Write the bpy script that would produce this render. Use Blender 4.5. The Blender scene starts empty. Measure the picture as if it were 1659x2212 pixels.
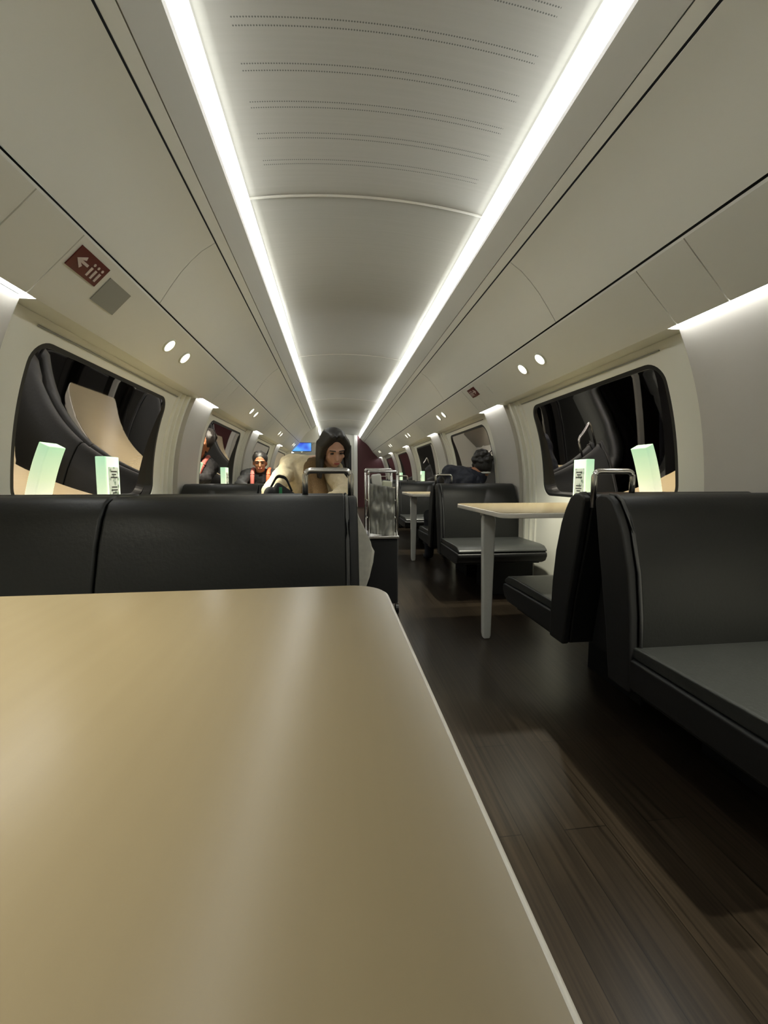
import bpy, bmesh, math, random
from mathutils import Vector, Matrix, noise
random.seed(4)
C = bpy.data.collections.new('carriage'); bpy.context.scene.collection.children.link(C)
PI = math.pi

# ------------------------------------------------------------------ camera
cam = bpy.data.cameras.new('camera'); cam.sensor_fit = 'HORIZONTAL'; cam.sensor_width = 36
cam.lens = 880 / 1659 * 36; cam.clip_start = .02; cam.clip_end = 200
camo = bpy.data.objects.new('camera', cam); bpy.context.scene.collection.objects.link(camo)
camo.location = (0, 0, .94)
camo.rotation_euler = (PI/2 + math.radians(-4.837), 0, math.radians(-6.836))
bpy.context.scene.camera = camo
# ------------------------------------------------------------------ world, exposure
w = bpy.data.worlds.new('night'); bpy.context.scene.world = w; w.use_nodes = True
w.node_tree.nodes['Background'].inputs[0].default_value = (.004, .005, .009, 1)
vs = bpy.context.scene.view_settings
vs.view_transform = 'Standard'; vs.look = 'None'; vs.gamma = 1; vs.exposure = 0.0; vs.use_curve_mapping = False
STRIP = 10.5       # brightness of the two ceiling light strips
COVE = 18.0       # brightness of the wall wash lights above the pillars
SPOT_W = 52.0      # reading spot pairs
CX = .18           # carriage centreline
P0, PER = 1.325, 2.25

# ------------------------------------------------------------------ materials
def mat(name, col, rough=.5, metal=0, spec=.5, emit=None, es=0, noise_amt=0, nscale=20, bump=0, coat=0):
    m = bpy.data.materials.new(name); m.use_nodes = True
    nt = m.node_tree; b = nt.nodes['Principled BSDF']
    b.inputs['Base Color'].default_value = (*col, 1); b.inputs['Roughness'].default_value = rough
    b.inputs['Metallic'].default_value = metal; b.inputs['Specular IOR Level'].default_value = spec
    b.inputs['Coat Weight'].default_value = coat
    if emit: b.inputs['Emission Color'].default_value = (*emit, 1); b.inputs['Emission Strength'].default_value = es
    if noise_amt or bump:
        tc = nt.nodes.new('ShaderNodeTexCoord'); n = nt.nodes.new('ShaderNodeTexNoise')
        n.inputs['Scale'].default_value = nscale; n.inputs['Detail'].default_value = 4
        nt.links.new(tc.outputs['Object'], n.inputs['Vector'])
        if noise_amt:
            mx = nt.nodes.new('ShaderNodeMix'); mx.data_type = 'RGBA'
            mx.inputs[6].default_value = (*[c*(1-noise_amt) for c in col], 1)
            mx.inputs[7].default_value = (*[min(1, c*(1+noise_amt)) for c in col], 1)
            nt.links.new(n.outputs['Fac'], mx.inputs[0]); nt.links.new(mx.outputs[2], b.inputs['Base Color'])
        if bump:
            bp = nt.nodes.new('ShaderNodeBump'); bp.inputs['Strength'].default_value = bump; bp.inputs['Distance'].default_value = .002
            nt.links.new(n.outputs['Fac'], bp.inputs['Height']); nt.links.new(bp.outputs['Normal'], b.inputs['Normal'])
    return m

M = {}
WALL = (.72, .71, .64)
M['panel'] = mat('panel_laminate', WALL, .42, noise_amt=.02, nscale=3)
M['lip'] = mat('lip_laminate', (.50, .49, .44), .45, noise_amt=.02, nscale=4)
M['wash'] = mat('wall_laminate', (.50, .475, .43), .4, noise_amt=.05, nscale=6, bump=.05)
M['frame'] = mat('window_surround', (.76, .75, .66), .4, noise_amt=.02, nscale=6)
M['dark'] = mat('gap_black', (.012, .012, .011), .7, noise_amt=.1)
M['rubber'] = mat('rubber', (.008, .008, .008), .45, noise_amt=.1)
M['leather'] = mat('leather_top', (.009, .0095, .009), .42, spec=.4, noise_amt=.12, nscale=90, bump=.25)
M['leather_side'] = mat('leather_side', (.009, .009, .0095), .5, noise_amt=.12, nscale=90, bump=.2)
M['seatcloth'] = mat('seat_top', (.034, .036, .034), .34, noise_amt=.15, nscale=120, bump=.3)
M['shell'] = mat('shell_black', (.006, .006, .006), .7, noise_amt=.1)
M['piping'] = mat('piping', (.06, .06, .06), .4, noise_amt=.1)
M['chrome'] = mat('brushed_chrome', (.72, .71, .70), .22, metal=1, noise_amt=.05, nscale=200)
M['leg'] = mat('leg_grey', (.70, .70, .66), .35, metal=0, noise_amt=.04, nscale=60)
M['edge'] = mat('table_edge', (.78, .74, .66), .35, noise_amt=.03, nscale=40)
M['white'] = mat('white_paint', (.78, .78, .74), .4, noise_amt=.02)
M['speaker'] = mat('speaker_grille', (.28, .28, .25), .6, noise_amt=.06, nscale=400)
M['red'] = mat('sign_red', (.10, .006, .006), .35, noise_amt=.04)
M['signwhite'] = mat('sign_white', (.6, .5, .47), .4, noise_amt=.02)
M['maroon'] = mat('maroon_panel', (.085, .022, .028), .4, noise_amt=.08)
M['cream'] = mat('cream_coat', (.62, .53, .36), .85, noise_amt=.15, nscale=60, bump=.5)
M['brown'] = mat('brown_knit', (.16, .10, .045), .9, noise_amt=.35, nscale=120, bump=.8)
M['skin'] = mat('skin_light', (.56, .33, .24), .5, noise_amt=.06, nscale=60)
M['skin_tan'] = mat('skin_tan', (.36, .16, .08), .5, noise_amt=.06, nscale=60)
M['lips'] = mat('lips', (.38, .10, .09), .4, noise_amt=.05)
M['eye'] = mat('eye', (.03, .02, .015), .2, noise_amt=.05)
M['hair'] = mat('hair_dark', (.010, .0075, .006), .5, noise_amt=.4, nscale=150, bump=.9)
M['navy'] = mat('navy_jacket', (.012, .015, .028), .6, noise_amt=.2, nscale=40, bump=.4)
M['black'] = mat('black_fabric', (.009, .009, .010), .8, noise_amt=.15, nscale=60)
M['denim'] = mat('dark_trousers', (.02, .022, .03), .85, noise_amt=.2, nscale=80)
M['salmon'] = mat('salmon_strap', (.62, .16, .13), .6, noise_amt=.1)
M['orange'] = mat('orange_strap', (.8, .14, .05), .6, noise_amt=.1)
M['green'] = mat('green_tag', (.03, .25, .10), .5, noise_amt=.1)
M['sheet'] = mat('pale_cloth', (.80, .78, .70), .8, noise_amt=.18, nscale=50, bump=.7)
M['plastic'] = mat('trolley_grey', (.30, .30, .27), .3, noise_amt=.45, nscale=22, bump=.6)
M['packet'] = mat('pale_packet', (.72, .74, .58), .5, noise_amt=.08)
M['strip'] = mat('strip_light', (.9, .9, .9), .5, emit=(.98, 1, .965), es=STRIP, noise_amt=.01)
M['rim'] = mat('added_rim_glow', (.9, .9, .9), .5, emit=(.98, 1, .965), es=STRIP*.3, noise_amt=.01)  # added emission standing in for the lit ceiling edge, not a lamp
M['cove'] = mat('cove_light', (.9, .9, .9), .5, emit=(.98, 1, .985), es=COVE, noise_amt=.01)
M['spot'] = mat('spot_lens', (.9, .9, .8), .3, emit=(1, .98, .80), es=2.2, noise_amt=.01)
M['ring'] = mat('spot_ring', (.62, .62, .52), .3, noise_amt=.02)
M['diff_edge'] = mat('diffuser_edge', (.85, .85, .82), .5, emit=(1, .98, .94), es=.5, noise_amt=.01)

def screen_mat():
    m = bpy.data.materials.new('screen_blue'); m.use_nodes = True; nt = m.node_tree; b = nt.nodes['Principled BSDF']
    tc = nt.nodes.new('ShaderNodeTexCoord'); n = nt.nodes.new('ShaderNodeTexNoise'); n.inputs['Scale'].default_value = 2.2
    r = nt.nodes.new('ShaderNodeValToRGB'); r.color_ramp.elements[0].position = .42; r.color_ramp.elements[0].color = (.03, .06, .6, 1)
    r.color_ramp.elements[1].position = .56; r.color_ramp.elements[1].color = (.12, .42, .95, 1)
    nt.links.new(tc.outputs['Object'], n.inputs['Vector']); nt.links.new(n.outputs['Fac'], r.inputs['Fac'])
    nt.links.new(r.outputs['Color'], b.inputs['Emission Color']); b.inputs['Emission Strength'].default_value = 1.2
    b.inputs['Base Color'].default_value = (.02, .02, .05, 1)
    return m
M['screen'] = screen_mat()

def lamp_mat():   # backlit menu stand: mint at the top turning cream at the foot (its own printed film)
    m = bpy.data.materials.new('backlit_film'); m.use_nodes = True; nt = m.node_tree; b = nt.nodes['Principled BSDF']
    tc = nt.nodes.new('ShaderNodeTexCoord'); s = nt.nodes.new('ShaderNodeSeparateXYZ'); r = nt.nodes.new('ShaderNodeValToRGB')
    mr = nt.nodes.new('ShaderNodeMapRange'); mr.inputs[1].default_value = 0; mr.inputs[2].default_value = .27
    e = r.color_ramp.elements; e[0].position = 0; e[0].color = (.98, .98, .80, 1); e[1].position = 1; e[1].color = (.48, .80, .52, 1)
    x = e.new(.45); x.color = (.72, .90, .60, 1)
    nt.links.new(tc.outputs['Object'], s.inputs[0]); nt.links.new(s.outputs['Z'], mr.inputs[0])
    nt.links.new(mr.outputs[0], r.inputs['Fac']); nt.links.new(r.outputs['Color'], b.inputs['Emission Color'])
    nt.links.new(r.outputs['Color'], b.inputs['Base Color'])
    b.inputs['Emission Strength'].default_value = .75
    return m
M['film'] = lamp_mat()

def picture_mat():
    m = bpy.data.materials.new('menu_print'); m.use_nodes = True; nt = m.node_tree; b = nt.nodes['Principled BSDF']
    tc = nt.nodes.new('ShaderNodeTexCoord'); v = nt.nodes.new('ShaderNodeTexVoronoi'); v.inputs['Scale'].default_value = 38
    r = nt.nodes.new('ShaderNodeValToRGB'); r.color_ramp.elements[0].color = (.05, .10, .06, 1); r.color_ramp.elements[1].color = (.42, .46, .40, 1)
    r.color_ramp.elements[0].position = .1; r.color_ramp.elements[1].position = .5
    nt.links.new(tc.outputs['Object'], v.inputs['Vector']); nt.links.new(v.outputs['Distance'], r.inputs['Fac'])
    nt.links.new(r.outputs['Color'], b.inputs['Base Color']); nt.links.new(r.outputs['Color'], b.inputs['Emission Color'])
    b.inputs['Emission Strength'].default_value = .35; b.inputs['Roughness'].default_value = .3
    return m
M['picture'] = picture_mat()

def ceiling_mat():   # brushed laminate with paired rows of perforations in its near section
    m = bpy.data.materials.new('ceiling_perforated'); m.use_nodes = True; nt = m.node_tree; b = nt.nodes['Principled BSDF']
    L = nt.links; tc = nt.nodes.new('ShaderNodeTexCoord'); s = nt.nodes.new('ShaderNodeSeparateXYZ'); L.new(tc.outputs['Object'], s.inputs[0])
    def mth(op, a, bb=None, c=None):
        n = nt.nodes.new('ShaderNodeMath'); n.operation = op
        for i, v in enumerate((a, bb, c)):
            if v is None: continue
            if isinstance(v, (int, float)): n.inputs[i].default_value = v
            else: L.new(v, n.inputs[i])
        return n.outputs[0]
    X, Y = s.outputs['X'], s.outputs['Y']
    fx = mth('SUBTRACT', mth('FRACT', mth('MULTIPLY', X, 1/.0085)), .5)          # -.5..5
    fy = mth('MULTIPLY', mth('SUBTRACT', mth('FRACT', mth('MULTIPLY', mth('SUBTRACT', Y, 1.280), 1/.135)), .5), .135)   # rows about 1.33, 1.465 ...
    ry = mth('SUBTRACT', mth('ABSOLUTE', fy), .0115)
    d = mth('SQRT', mth('ADD', mth('POWER', mth('MULTIPLY', fx, .0085), 2), mth('POWER', ry, 2)))
    hole = mth('LESS_THAN', d, .0025)
    inx = mth('LESS_THAN', mth('ABSOLUTE', mth('SUBTRACT', X, CX)), .47)
    yy = mth('LESS_THAN', Y, 1.94)
    f = mth('MULTIPLY', mth('MULTIPLY', hole, inx), yy)
    sc = nt.nodes.new('ShaderNodeMapping'); sc.inputs['Scale'].default_value = (.6, 26, 1); L.new(tc.outputs['Object'], sc.inputs[0])
    n = nt.nodes.new('ShaderNodeTexNoise'); n.inputs['Scale'].default_value = 3; L.new(sc.outputs[0], n.inputs['Vector'])
    base = nt.nodes.new('ShaderNodeMix'); base.data_type = 'RGBA'; base.inputs[6].default_value = (.385, .376, .33, 1); base.inputs[7].default_value = (.43, .42, .375, 1)
    L.new(n.outputs['Fac'], base.inputs[0])
    mx = nt.nodes.new('ShaderNodeMix'); mx.data_type = 'RGBA'; L.new(f, mx.inputs[0]); L.new(base.outputs[2], mx.inputs[6]); mx.inputs[7].default_value = (.10, .10, .085, 1)
    L.new(mx.outputs[2], b.inputs['Base Color']); b.inputs['Roughness'].default_value = .5
    return m
M['ceiling'] = ceiling_mat()

def floor_mat():
    m = bpy.data.materials.new('floor_planks'); m.use_nodes = True; nt = m.node_tree; L = nt.links; b = nt.nodes['Principled BSDF']
    tc = nt.nodes.new('ShaderNodeTexCoord')
    mp = nt.nodes.new('ShaderNodeMapping'); mp.inputs['Rotation'].default_value = (0, 0, PI/2); L.new(tc.outputs['Object'], mp.inputs[0])
    br = nt.nodes.new('ShaderNodeTexBrick'); br.inputs['Scale'].default_value = 1; br.inputs['Brick Width'].default_value = .95; br.inputs['Row Height'].default_value = .12
    br.inputs['Mortar Size'].default_value = .0012; br.inputs['Color1'].default_value = (.040, .029, .019, 1); br.inputs['Color2'].default_value = (.026, .019, .0125, 1); br.inputs['Mortar'].default_value = (.008, .006, .004, 1)
    br.offset = .37; L.new(mp.outputs[0], br.inputs['Vector'])
    m2 = nt.nodes.new('ShaderNodeMapping'); m2.inputs['Scale'].default_value = (95, 2.5, 1); L.new(tc.outputs['Object'], m2.inputs[0])
    n = nt.nodes.new('ShaderNodeTexNoise'); n.inputs['Scale'].default_value = 1; n.inputs['Detail'].default_value = 6; L.new(m2.outputs[0], n.inputs['Vector'])
    r = nt.nodes.new('ShaderNodeValToRGB'); r.color_ramp.elements[0].position = .3; r.color_ramp.elements[0].color = (.5, .5, .5, 1); r.color_ramp.elements[1].position = .7; r.color_ramp.elements[1].color = (1.45, 1.45, 1.45, 1)
    L.new(n.outputs['Fac'], r.inputs['Fac'])
    mx = nt.nodes.new('ShaderNodeMix'); mx.data_type = 'RGBA'; mx.blend_type = 'MULTIPLY'; mx.inputs[0].default_value = 1
    L.new(br.outputs['Color'], mx.inputs[6]); L.new(r.outputs['Color'], mx.inputs[7]); L.new(mx.outputs[2], b.inputs['Base Color'])
    b.inputs['Roughness'].default_value = .28; b.inputs['Specular IOR Level'].default_value = .5
    bp = nt.nodes.new('ShaderNodeBump'); bp.inputs['Strength'].default_value = .12; bp.inputs['Distance'].default_value = .001
    L.new(n.outputs['Fac'], bp.inputs['Height']); L.new(bp.outputs['Normal'], b.inputs['Normal'])
    return m
M['floor'] = floor_mat()

def table_mat():
    m = bpy.data.materials.new('table_laminate'); m.use_nodes = True; nt = m.node_tree; L = nt.links; b = nt.nodes['Principled BSDF']
    tc = nt.nodes.new('ShaderNodeTexCoord')
    m2 = nt.nodes.new('ShaderNodeMapping'); m2.inputs['Scale'].default_value = (60, 3, 1); L.new(tc.outputs['Object'], m2.inputs[0])
    n = nt.nodes.new('ShaderNodeTexNoise'); n.inputs['Scale'].default_value = 1; n.inputs['Detail'].default_value = 5; L.new(m2.outputs[0], n.inputs['Vector'])
    mx = nt.nodes.new('ShaderNodeMix'); mx.data_type = 'RGBA'; mx.inputs[6].default_value = (.235, .185, .107, 1); mx.inputs[7].default_value = (.255, .203, .118, 1)
    L.new(n.outputs['Fac'], mx.inputs[0]); L.new(mx.outputs[2], b.inputs['Base Color'])
    b.inputs['Roughness'].default_value = .26; b.inputs['Specular IOR Level'].default_value = .6
    return m
M['table'] = table_mat()

def glass_mat():   # coated double glazing, strongly mirroring the lit carriage at night
    m = bpy.data.materials.new('window_glass'); m.use_nodes = True; nt = m.node_tree; L = nt.links
    for n in list(nt.nodes): nt.nodes.remove(n)
    o = nt.nodes.new('ShaderNodeOutputMaterial'); mix = nt.nodes.new('ShaderNodeMixShader')
    t = nt.nodes.new('ShaderNodeBsdfTransparent'); t.inputs[0].default_value = (.5, .52, .55, 1)
    g = nt.nodes.new('ShaderNodeBsdfGlossy'); g.inputs['Roughness'].default_value = .015; g.inputs['Color'].default_value = (1, .93, .91, 1)
    lw = nt.nodes.new('ShaderNodeFresnel'); lw.inputs['IOR'].default_value = 4.6
    L.new(lw.outputs[0], mix.inputs[0]); L.new(t.outputs[0], mix.inputs[1]); L.new(g.outputs[0], mix.inputs[2]); L.new(mix.outputs[0], o.inputs[0])
    return m
M['glass'] = glass_mat()

# ------------------------------------------------------------------ helpers
def link(name, me, m, parent=None, smooth=False):
    o = bpy.data.objects.new(name, me); C.objects.link(o)
    if m: me.materials.append(m)
    if parent: o.parent = parent
    if smooth:
        for p in me.polygons: p.use_smooth = True
    return o
def obj(name, bm, m, parent=None, smooth=False, bevel=0, seg=2, sub=0, remesh=0, smooth_it=0):
    bmesh.ops.recalc_face_normals(bm, faces=bm.faces)
    me = bpy.data.meshes.new(name); bm.to_mesh(me); bm.free()
    o = link(name, me, m, parent, smooth)
    if remesh:
        r = o.modifiers.new('remesh', 'REMESH'); r.mode = 'VOXEL'; r.voxel_size = remesh; r.use_smooth_shade = True
        if smooth_it:
            s = o.modifiers.new('smooth', 'SMOOTH'); s.iterations = smooth_it; s.factor = .5
    if bevel:
        b = o.modifiers.new('bevel', 'BEVEL'); b.width = bevel; b.segments = seg; b.limit_method = 'ANGLE'; b.angle_limit = math.radians(35)
        for p in me.polygons: p.use_smooth = True
        wn = o.modifiers.new('wn', 'WEIGHTED_NORMAL'); wn.keep_sharp = True
    if sub:
        s = o.modifiers.new('sub', 'SUBSURF'); s.levels = sub; s.render_levels = sub
    return o
def empty(name, loc=(0, 0, 0)):
    o = bpy.data.objects.new(name, None); C.objects.link(o); o.location = loc; o.empty_display_size = .05; return o
def tag(o, label=None, cat=None, group=None, kind=None):
    if label: o['label'] = label
    if cat: o['category'] = cat
    if group: o['group'] = group
    if kind: o['kind'] = kind
    return o
def box(bm, x0, x1, y0, y1, z0, z1):
    v = [bm.verts.new((x, y, z)) for z in (z0, z1) for y in (y0, y1) for x in (x0, x1)]
    for f in ((0,1,3,2),(4,6,7,5),(0,4,5,1),(2,3,7,6),(0,2,6,4),(1,5,7,3)): bm.faces.new([v[i] for i in f])
def boxbm(*a): bm = bmesh.new(); box(bm, *a); return bm
def prism_x(bm, prof, x0, x1):    # prof: (y,z) closed, extruded along x
    a = [bm.verts.new((x0, y, z)) for y, z in prof]; b = [bm.verts.new((x1, y, z)) for y, z in prof]
    n = len(prof)
    for i in range(n): bm.faces.new((a[i], a[(i+1)%n], b[(i+1)%n], b[i]))
    bm.faces.new(a[::-1]); bm.faces.new(b)
def prism_y(bm, prof, y0, y1):
    a = [bm.verts.new((x, y0, z)) for x, z in prof]; b = [bm.verts.new((x, y1, z)) for x, z in prof]
    n = len(prof)
    for i in range(n): bm.faces.new((a[i], a[(i+1)%n], b[(i+1)%n], b[i]))
    bm.faces.new(a[::-1]); bm.faces.new(b)
def prism_z(bm, prof, z0, z1):
    a = [bm.verts.new((x, y, z0)) for x, y in prof]; b = [bm.verts.new((x, y, z1)) for x, y in prof]
    n = len(prof)
    for i in range(n): bm.faces.new((a[i], a[(i+1)%n], b[(i+1)%n], b[i]))
    bm.faces.new(a[::-1]); bm.faces.new(b)
def rrect(x0, x1, y0, y1, r, n=7, m=0):
    pts = []
    for cx, cy, a0 in ((x1-r, y1-r, 0), (x0+r, y1-r, 90), (x0+r, y0+r, 180), (x1-r, y0+r, 270)):
        for i in range(n+1):
            a = math.radians(a0 + 90*i/n); pts.append((cx + r*math.cos(a), cy + r*math.sin(a)))
        if m: pts.append(None)
    if m:
        out = []
        for i, p in enumerate(pts):
            if p is not None: out.append(p); continue
            a, b = pts[i-1], pts[(i+1) % len(pts)]
            for k in range(1, m): out.append((a[0] + (b[0]-a[0])*k/m, a[1] + (b[1]-a[1])*k/m))
        return out
    return pts
def ring_frame(path, i):
    p = path[i]; a = path[max(0, i-1)]; b = path[min(len(path)-1, i+1)]
    d = (b - a).normalized(); up = Vector((0, 0, 1)) if abs(d.z) < .9 else Vector((0, 1, 0))
    s = d.cross(up).normalized(); return p, s, s.cross(d).normalized()
def tube(bm, pts, r, n=10):
    path = [Vector(p) for p in pts]; rings = []
    for i in range(len(path)):
        p, s, u = ring_frame(path, i)
        rr = r[i] if isinstance(r, (list, tuple)) else r
        rings.append([bm.verts.new(p + (s*math.cos(2*PI*k/n) + u*math.sin(2*PI*k/n))*rr) for k in range(n)])
    for a, b in zip(rings, rings[1:]):
        for k in range(n): bm.faces.new((a[k], a[(k+1)%n], b[(k+1)%n], b[k]))
    bm.faces.new(rings[0][::-1]); bm.faces.new(rings[-1])
def round_path(pts, r=.02, n=5):
    P = [Vector(p) for p in pts]; out = [P[0]]
    for i in range(1, len(P)-1):
        a = (P[i-1]-P[i]).normalized(); b = (P[i+1]-P[i]).normalized()
        s, e = P[i] + a*r, P[i] + b*r
        for k in range(n+1):
            t = k/n; out.append(s*(1-t)**2 + P[i]*2*t*(1-t) + e*t*t)
    out.append(P[-1]); return out
def ball(bm, c, r, sc=(1, 1, 1), seg=14, rot=None):
    m = Matrix.Translation(c) @ (rot.to_4x4() if rot else Matrix()) @ Matrix.Diagonal((r*sc[0], r*sc[1], r*sc[2], 1))
    bmesh.ops.create_uvsphere(bm, u_segments=seg, v_segments=seg-4, radius=1, matrix=m)
def limb(bm, a, b, ra, rb, flat=1.0, n=14):
    a, b = Vector(a), Vector(b); d = (b - a); L = d.length
    if L < 1e-6: return
    d.normalize(); up = Vector((0, 0, 1)) if abs(d.z) < .9 else Vector((0, 1, 0))
    s = d.cross(up).normalized(); u = s.cross(d).normalized(); rings = []
    for i in range(6, -1, -1):
        an = i/7*PI/2; rings.append((a - d*ra*math.sin(an), ra*math.cos(an)))
    for i in range(7):
        an = i/7*PI/2; rings.append((b + d*rb*math.sin(an), rb*math.cos(an)))
    vs = [[bm.verts.new(c + (s*math.cos(2*PI*k/n) + u*math.sin(2*PI*k/n)*flat)*r) for k in range(n)] for c, r in rings]
    for x, y in zip(vs, vs[1:]):
        for k in range(n): bm.faces.new((x[k], x[(k+1)%n], y[(k+1)%n], y[k]))
    bm.faces.new(vs[0][::-1]); bm.faces.new(vs[-1])
def lerp(a, b, t): return a + (b-a)*t
def table_interp(tab, z):
    for (z0, w0), (z1, w1) in zip(tab, tab[1:]):
        if z0 <= z <= z1: return lerp(w0, w1, (z-z0)/(z1-z0))
    return tab[-1][1] if z > tab[-1][0] else tab[0][1]
WT = [(0, 1.41), (.3, 1.42), (.6, 1.424), (.88, 1.418), (1.0, 1.409), (1.1, 1.396), (1.2, 1.377), (1.3, 1.352), (1.4, 1.320), (1.5, 1.280), (1.57, 1.246)]
import numpy as _np
_PF = _np.polyfit([a for a, b in WT], [b for a, b in WT], 5)
def wp(z):      # smooth wall half-width
    return float(_np.polyval(_PF, min(max(z, 0), 1.58)))

# ------------------------------------------------------------------ shell
Y0, Y1 = -1.4, 13.0
HEADY = 9.9
fl = obj('floor', boxbm(CX-1.55, CX+1.55, Y0, Y1+.1, -.05, 0), M['floor']); tag(fl, kind='structure')
# arched centre ceiling in sections
def arch(w): return 2.298 - .045*(w/.55)**2
secs = [Y0, 2.098, 4.65, 7.20, 9.75, Y1+.1]
for a, b in zip(secs, secs[1:]):
    bm = bmesh.new(); N = 24
    top = []; bot = []
    for y in (a+.003, b-.003):
        bot.append([bm.verts.new((CX + w, y, arch(w))) for w in [-.574 + 1.148*i/N for i in range(N+1)]])
        top.append([bm.verts.new((CX + w, y, arch(w)+.012)) for w in [-.574 + 1.148*i/N for i in range(N+1)]])
    for i in range(N):
        bm.faces.new((bot[0][i], bot[0][i+1], bot[1][i+1], bot[1][i])); bm.faces.new((top[0][i], top[1][i], top[1][i+1], top[0][i+1]))
        for q in (0, 1): bm.faces.new((bot[q][i], top[q][i], top[q][i+1], bot[q][i+1]))
    for i in (0, N): bm.faces.new((bot[0][i], bot[1][i], top[1][i], top[0][i]))
    o = obj('ceiling', bm, M['ceiling'], smooth=False); tag(o, kind='structure')
    for p in o.data.polygons: p.use_smooth = abs(p.normal.z) > .7
    # pale cover bead following the joint
    if b < Y1:
        bm = bmesh.new(); g = [[bm.verts.new((CX-.57 + 1.14*i/24, y, arch(-.57 + 1.14*i/24) - h)) for i in range(25)] for y, h in ((b-.009, -.003), (b-.007, .002), (b+.007, .002), (b+.009, -.003))]
        for r0, r1 in zip(g, g[1:]):
            for i in range(24): bm.faces.new((r0[i], r0[i+1], r1[i+1], r1[i]))
        tag(obj('ceiling_joint', bm, M['panel'], smooth=True), kind='structure')
tag(obj('roof', boxbm(CX-1.6, CX+1.6, Y0-.1, Y1+.2, 2.36, 2.40), M['dark']), kind='structure')
BIG = [(.738, 2.057), (.80, 2.016), (.85, 1.968), (.90, 1.912), (.95, 1.843), (1.0, 1.768)]
LOW = [(1.008, 1.752), (1.05, 1.708), (1.10, 1.657), (1.15, 1.606), (1.185, 1.568), (1.2, 1.556)]
def sheet(side, prof, y0, y1, t=.012):
    """bent panel: profile (w,z) on one side, thickness t outward, along y"""
    bm = bmesh.new(); out = []
    for i, (ww, z) in enumerate(prof):
        a = prof[max(0, i-1)]; b = prof[min(len(prof)-1, i+1)]
        dx, dz = b[0]-a[0], b[1]-a[1]; L = math.hypot(dx, dz); out.append((ww - dz/L*t, z + dx/L*t))
    pts = [(CX + side*a, b) for a, b in prof] + [(CX + side*a, b) for a, b in out[::-1]]
    prism_y(bm, pts, y0, y1); return bm
def shade(o):
    for p in o.data.polygons: p.use_smooth = True
    e = o.modifiers.new('split', 'EDGE_SPLIT'); e.split_angle = math.radians(30); return o
sn = {-1: 'left', 1: 'right'}
for s in (-1, 1):
    # luminous ceiling strip, its thin inner line and the angled lip
    st = empty('ceiling_light_strip', (CX + s*.58, 5.5, 2.2))
    tag(st, 'long glowing light strip on the %s side of the arched ceiling' % sn[s], 'ceiling light')
    def ch(name, bm, m, par=None):
        for v in bm.verts: v.co -= st.location
        return obj(name, bm, m, par or st)
    bm = bmesh.new(); prism_y(bm, [(CX+s*.590, 2.240), (CX+s*.607, 2.183), (CX+s*.614, 2.186), (CX+s*.598, 2.243)], Y0, Y1); ch('diffuser', bm, M['strip'])
    bm = bmesh.new(); prism_y(bm, [(CX+s*.576, 2.238), (CX+s*.589, 2.2385), (CX+s*.591, 2.245), (CX+s*.578, 2.245)], Y0, Y1); ch('seam_line', bm, M['white'])
    bm = bmesh.new(); prism_y(bm, [(CX+s*.566, 2.2455), (CX+s*.575, 2.2365), (CX+s*.578, 2.240), (CX+s*.569, 2.249)], Y0, Y1); ch('added_glow_rim', bm, M['rim'])  # added glowing sliver, strengthens the glow on the ceiling beside the strip
    bm = bmesh.new(); prism_y(bm, [(CX+s*.608, 2.1825), (CX+s*.615, 2.177), (CX+s*.622, 2.186), (CX+s*.616, 2.192)], Y0, Y1); ch('soft_edge', bm, M['diff_edge'])
    tag(shade(obj('trim_1', sheet(s, [(.616, 2.176), (.66, 2.128), (.692, 2.090)], Y0, Y1), M['lip'])), kind='structure')
    tag(shade(obj('trim_2', sheet(s, [(.696, 2.089), (.731, 2.062)], Y0, Y1, .008), M['panel'])), kind='structure')
    tag(obj('trim_3', sheet(s, [(.60, 2.23), (.72, 2.12), (1.02, 1.80), (1.03, 1.765), (1.24, 1.58)], Y0, Y1, .01), M['dark']), kind='structure')
    # vault panels and lower hatch panels
    ys = [Y0] + [2.13 + PER*k for k in range(-1, 5)] + [Y1]
    for a, b in zip(ys, ys[1:]):
        tag(shade(obj('ceiling_panel', sheet(s, BIG, a+.0025, b-.0025), M['panel'])), kind='structure')
    ys = [Y0]
    for k in range(-1, 6): ys += [1.33 + PER*k, 1.552 + PER*k]
    ys = [y for y in ys if Y0 <= y < Y1] + [Y1]
    for a, b in zip(ys, ys[1:]):
        tag(shade(obj('ceiling_hatch', sheet(s, LOW, a+.0022, b-.0022), M['panel'])), kind='structure')
    # small bright bead under the dark gap
    tag(obj('trim_4', sheet(s, [(1.004, 1.760), (1.009, 1.753)], Y0, Y1, .006), M['white']), kind='structure')

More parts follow.
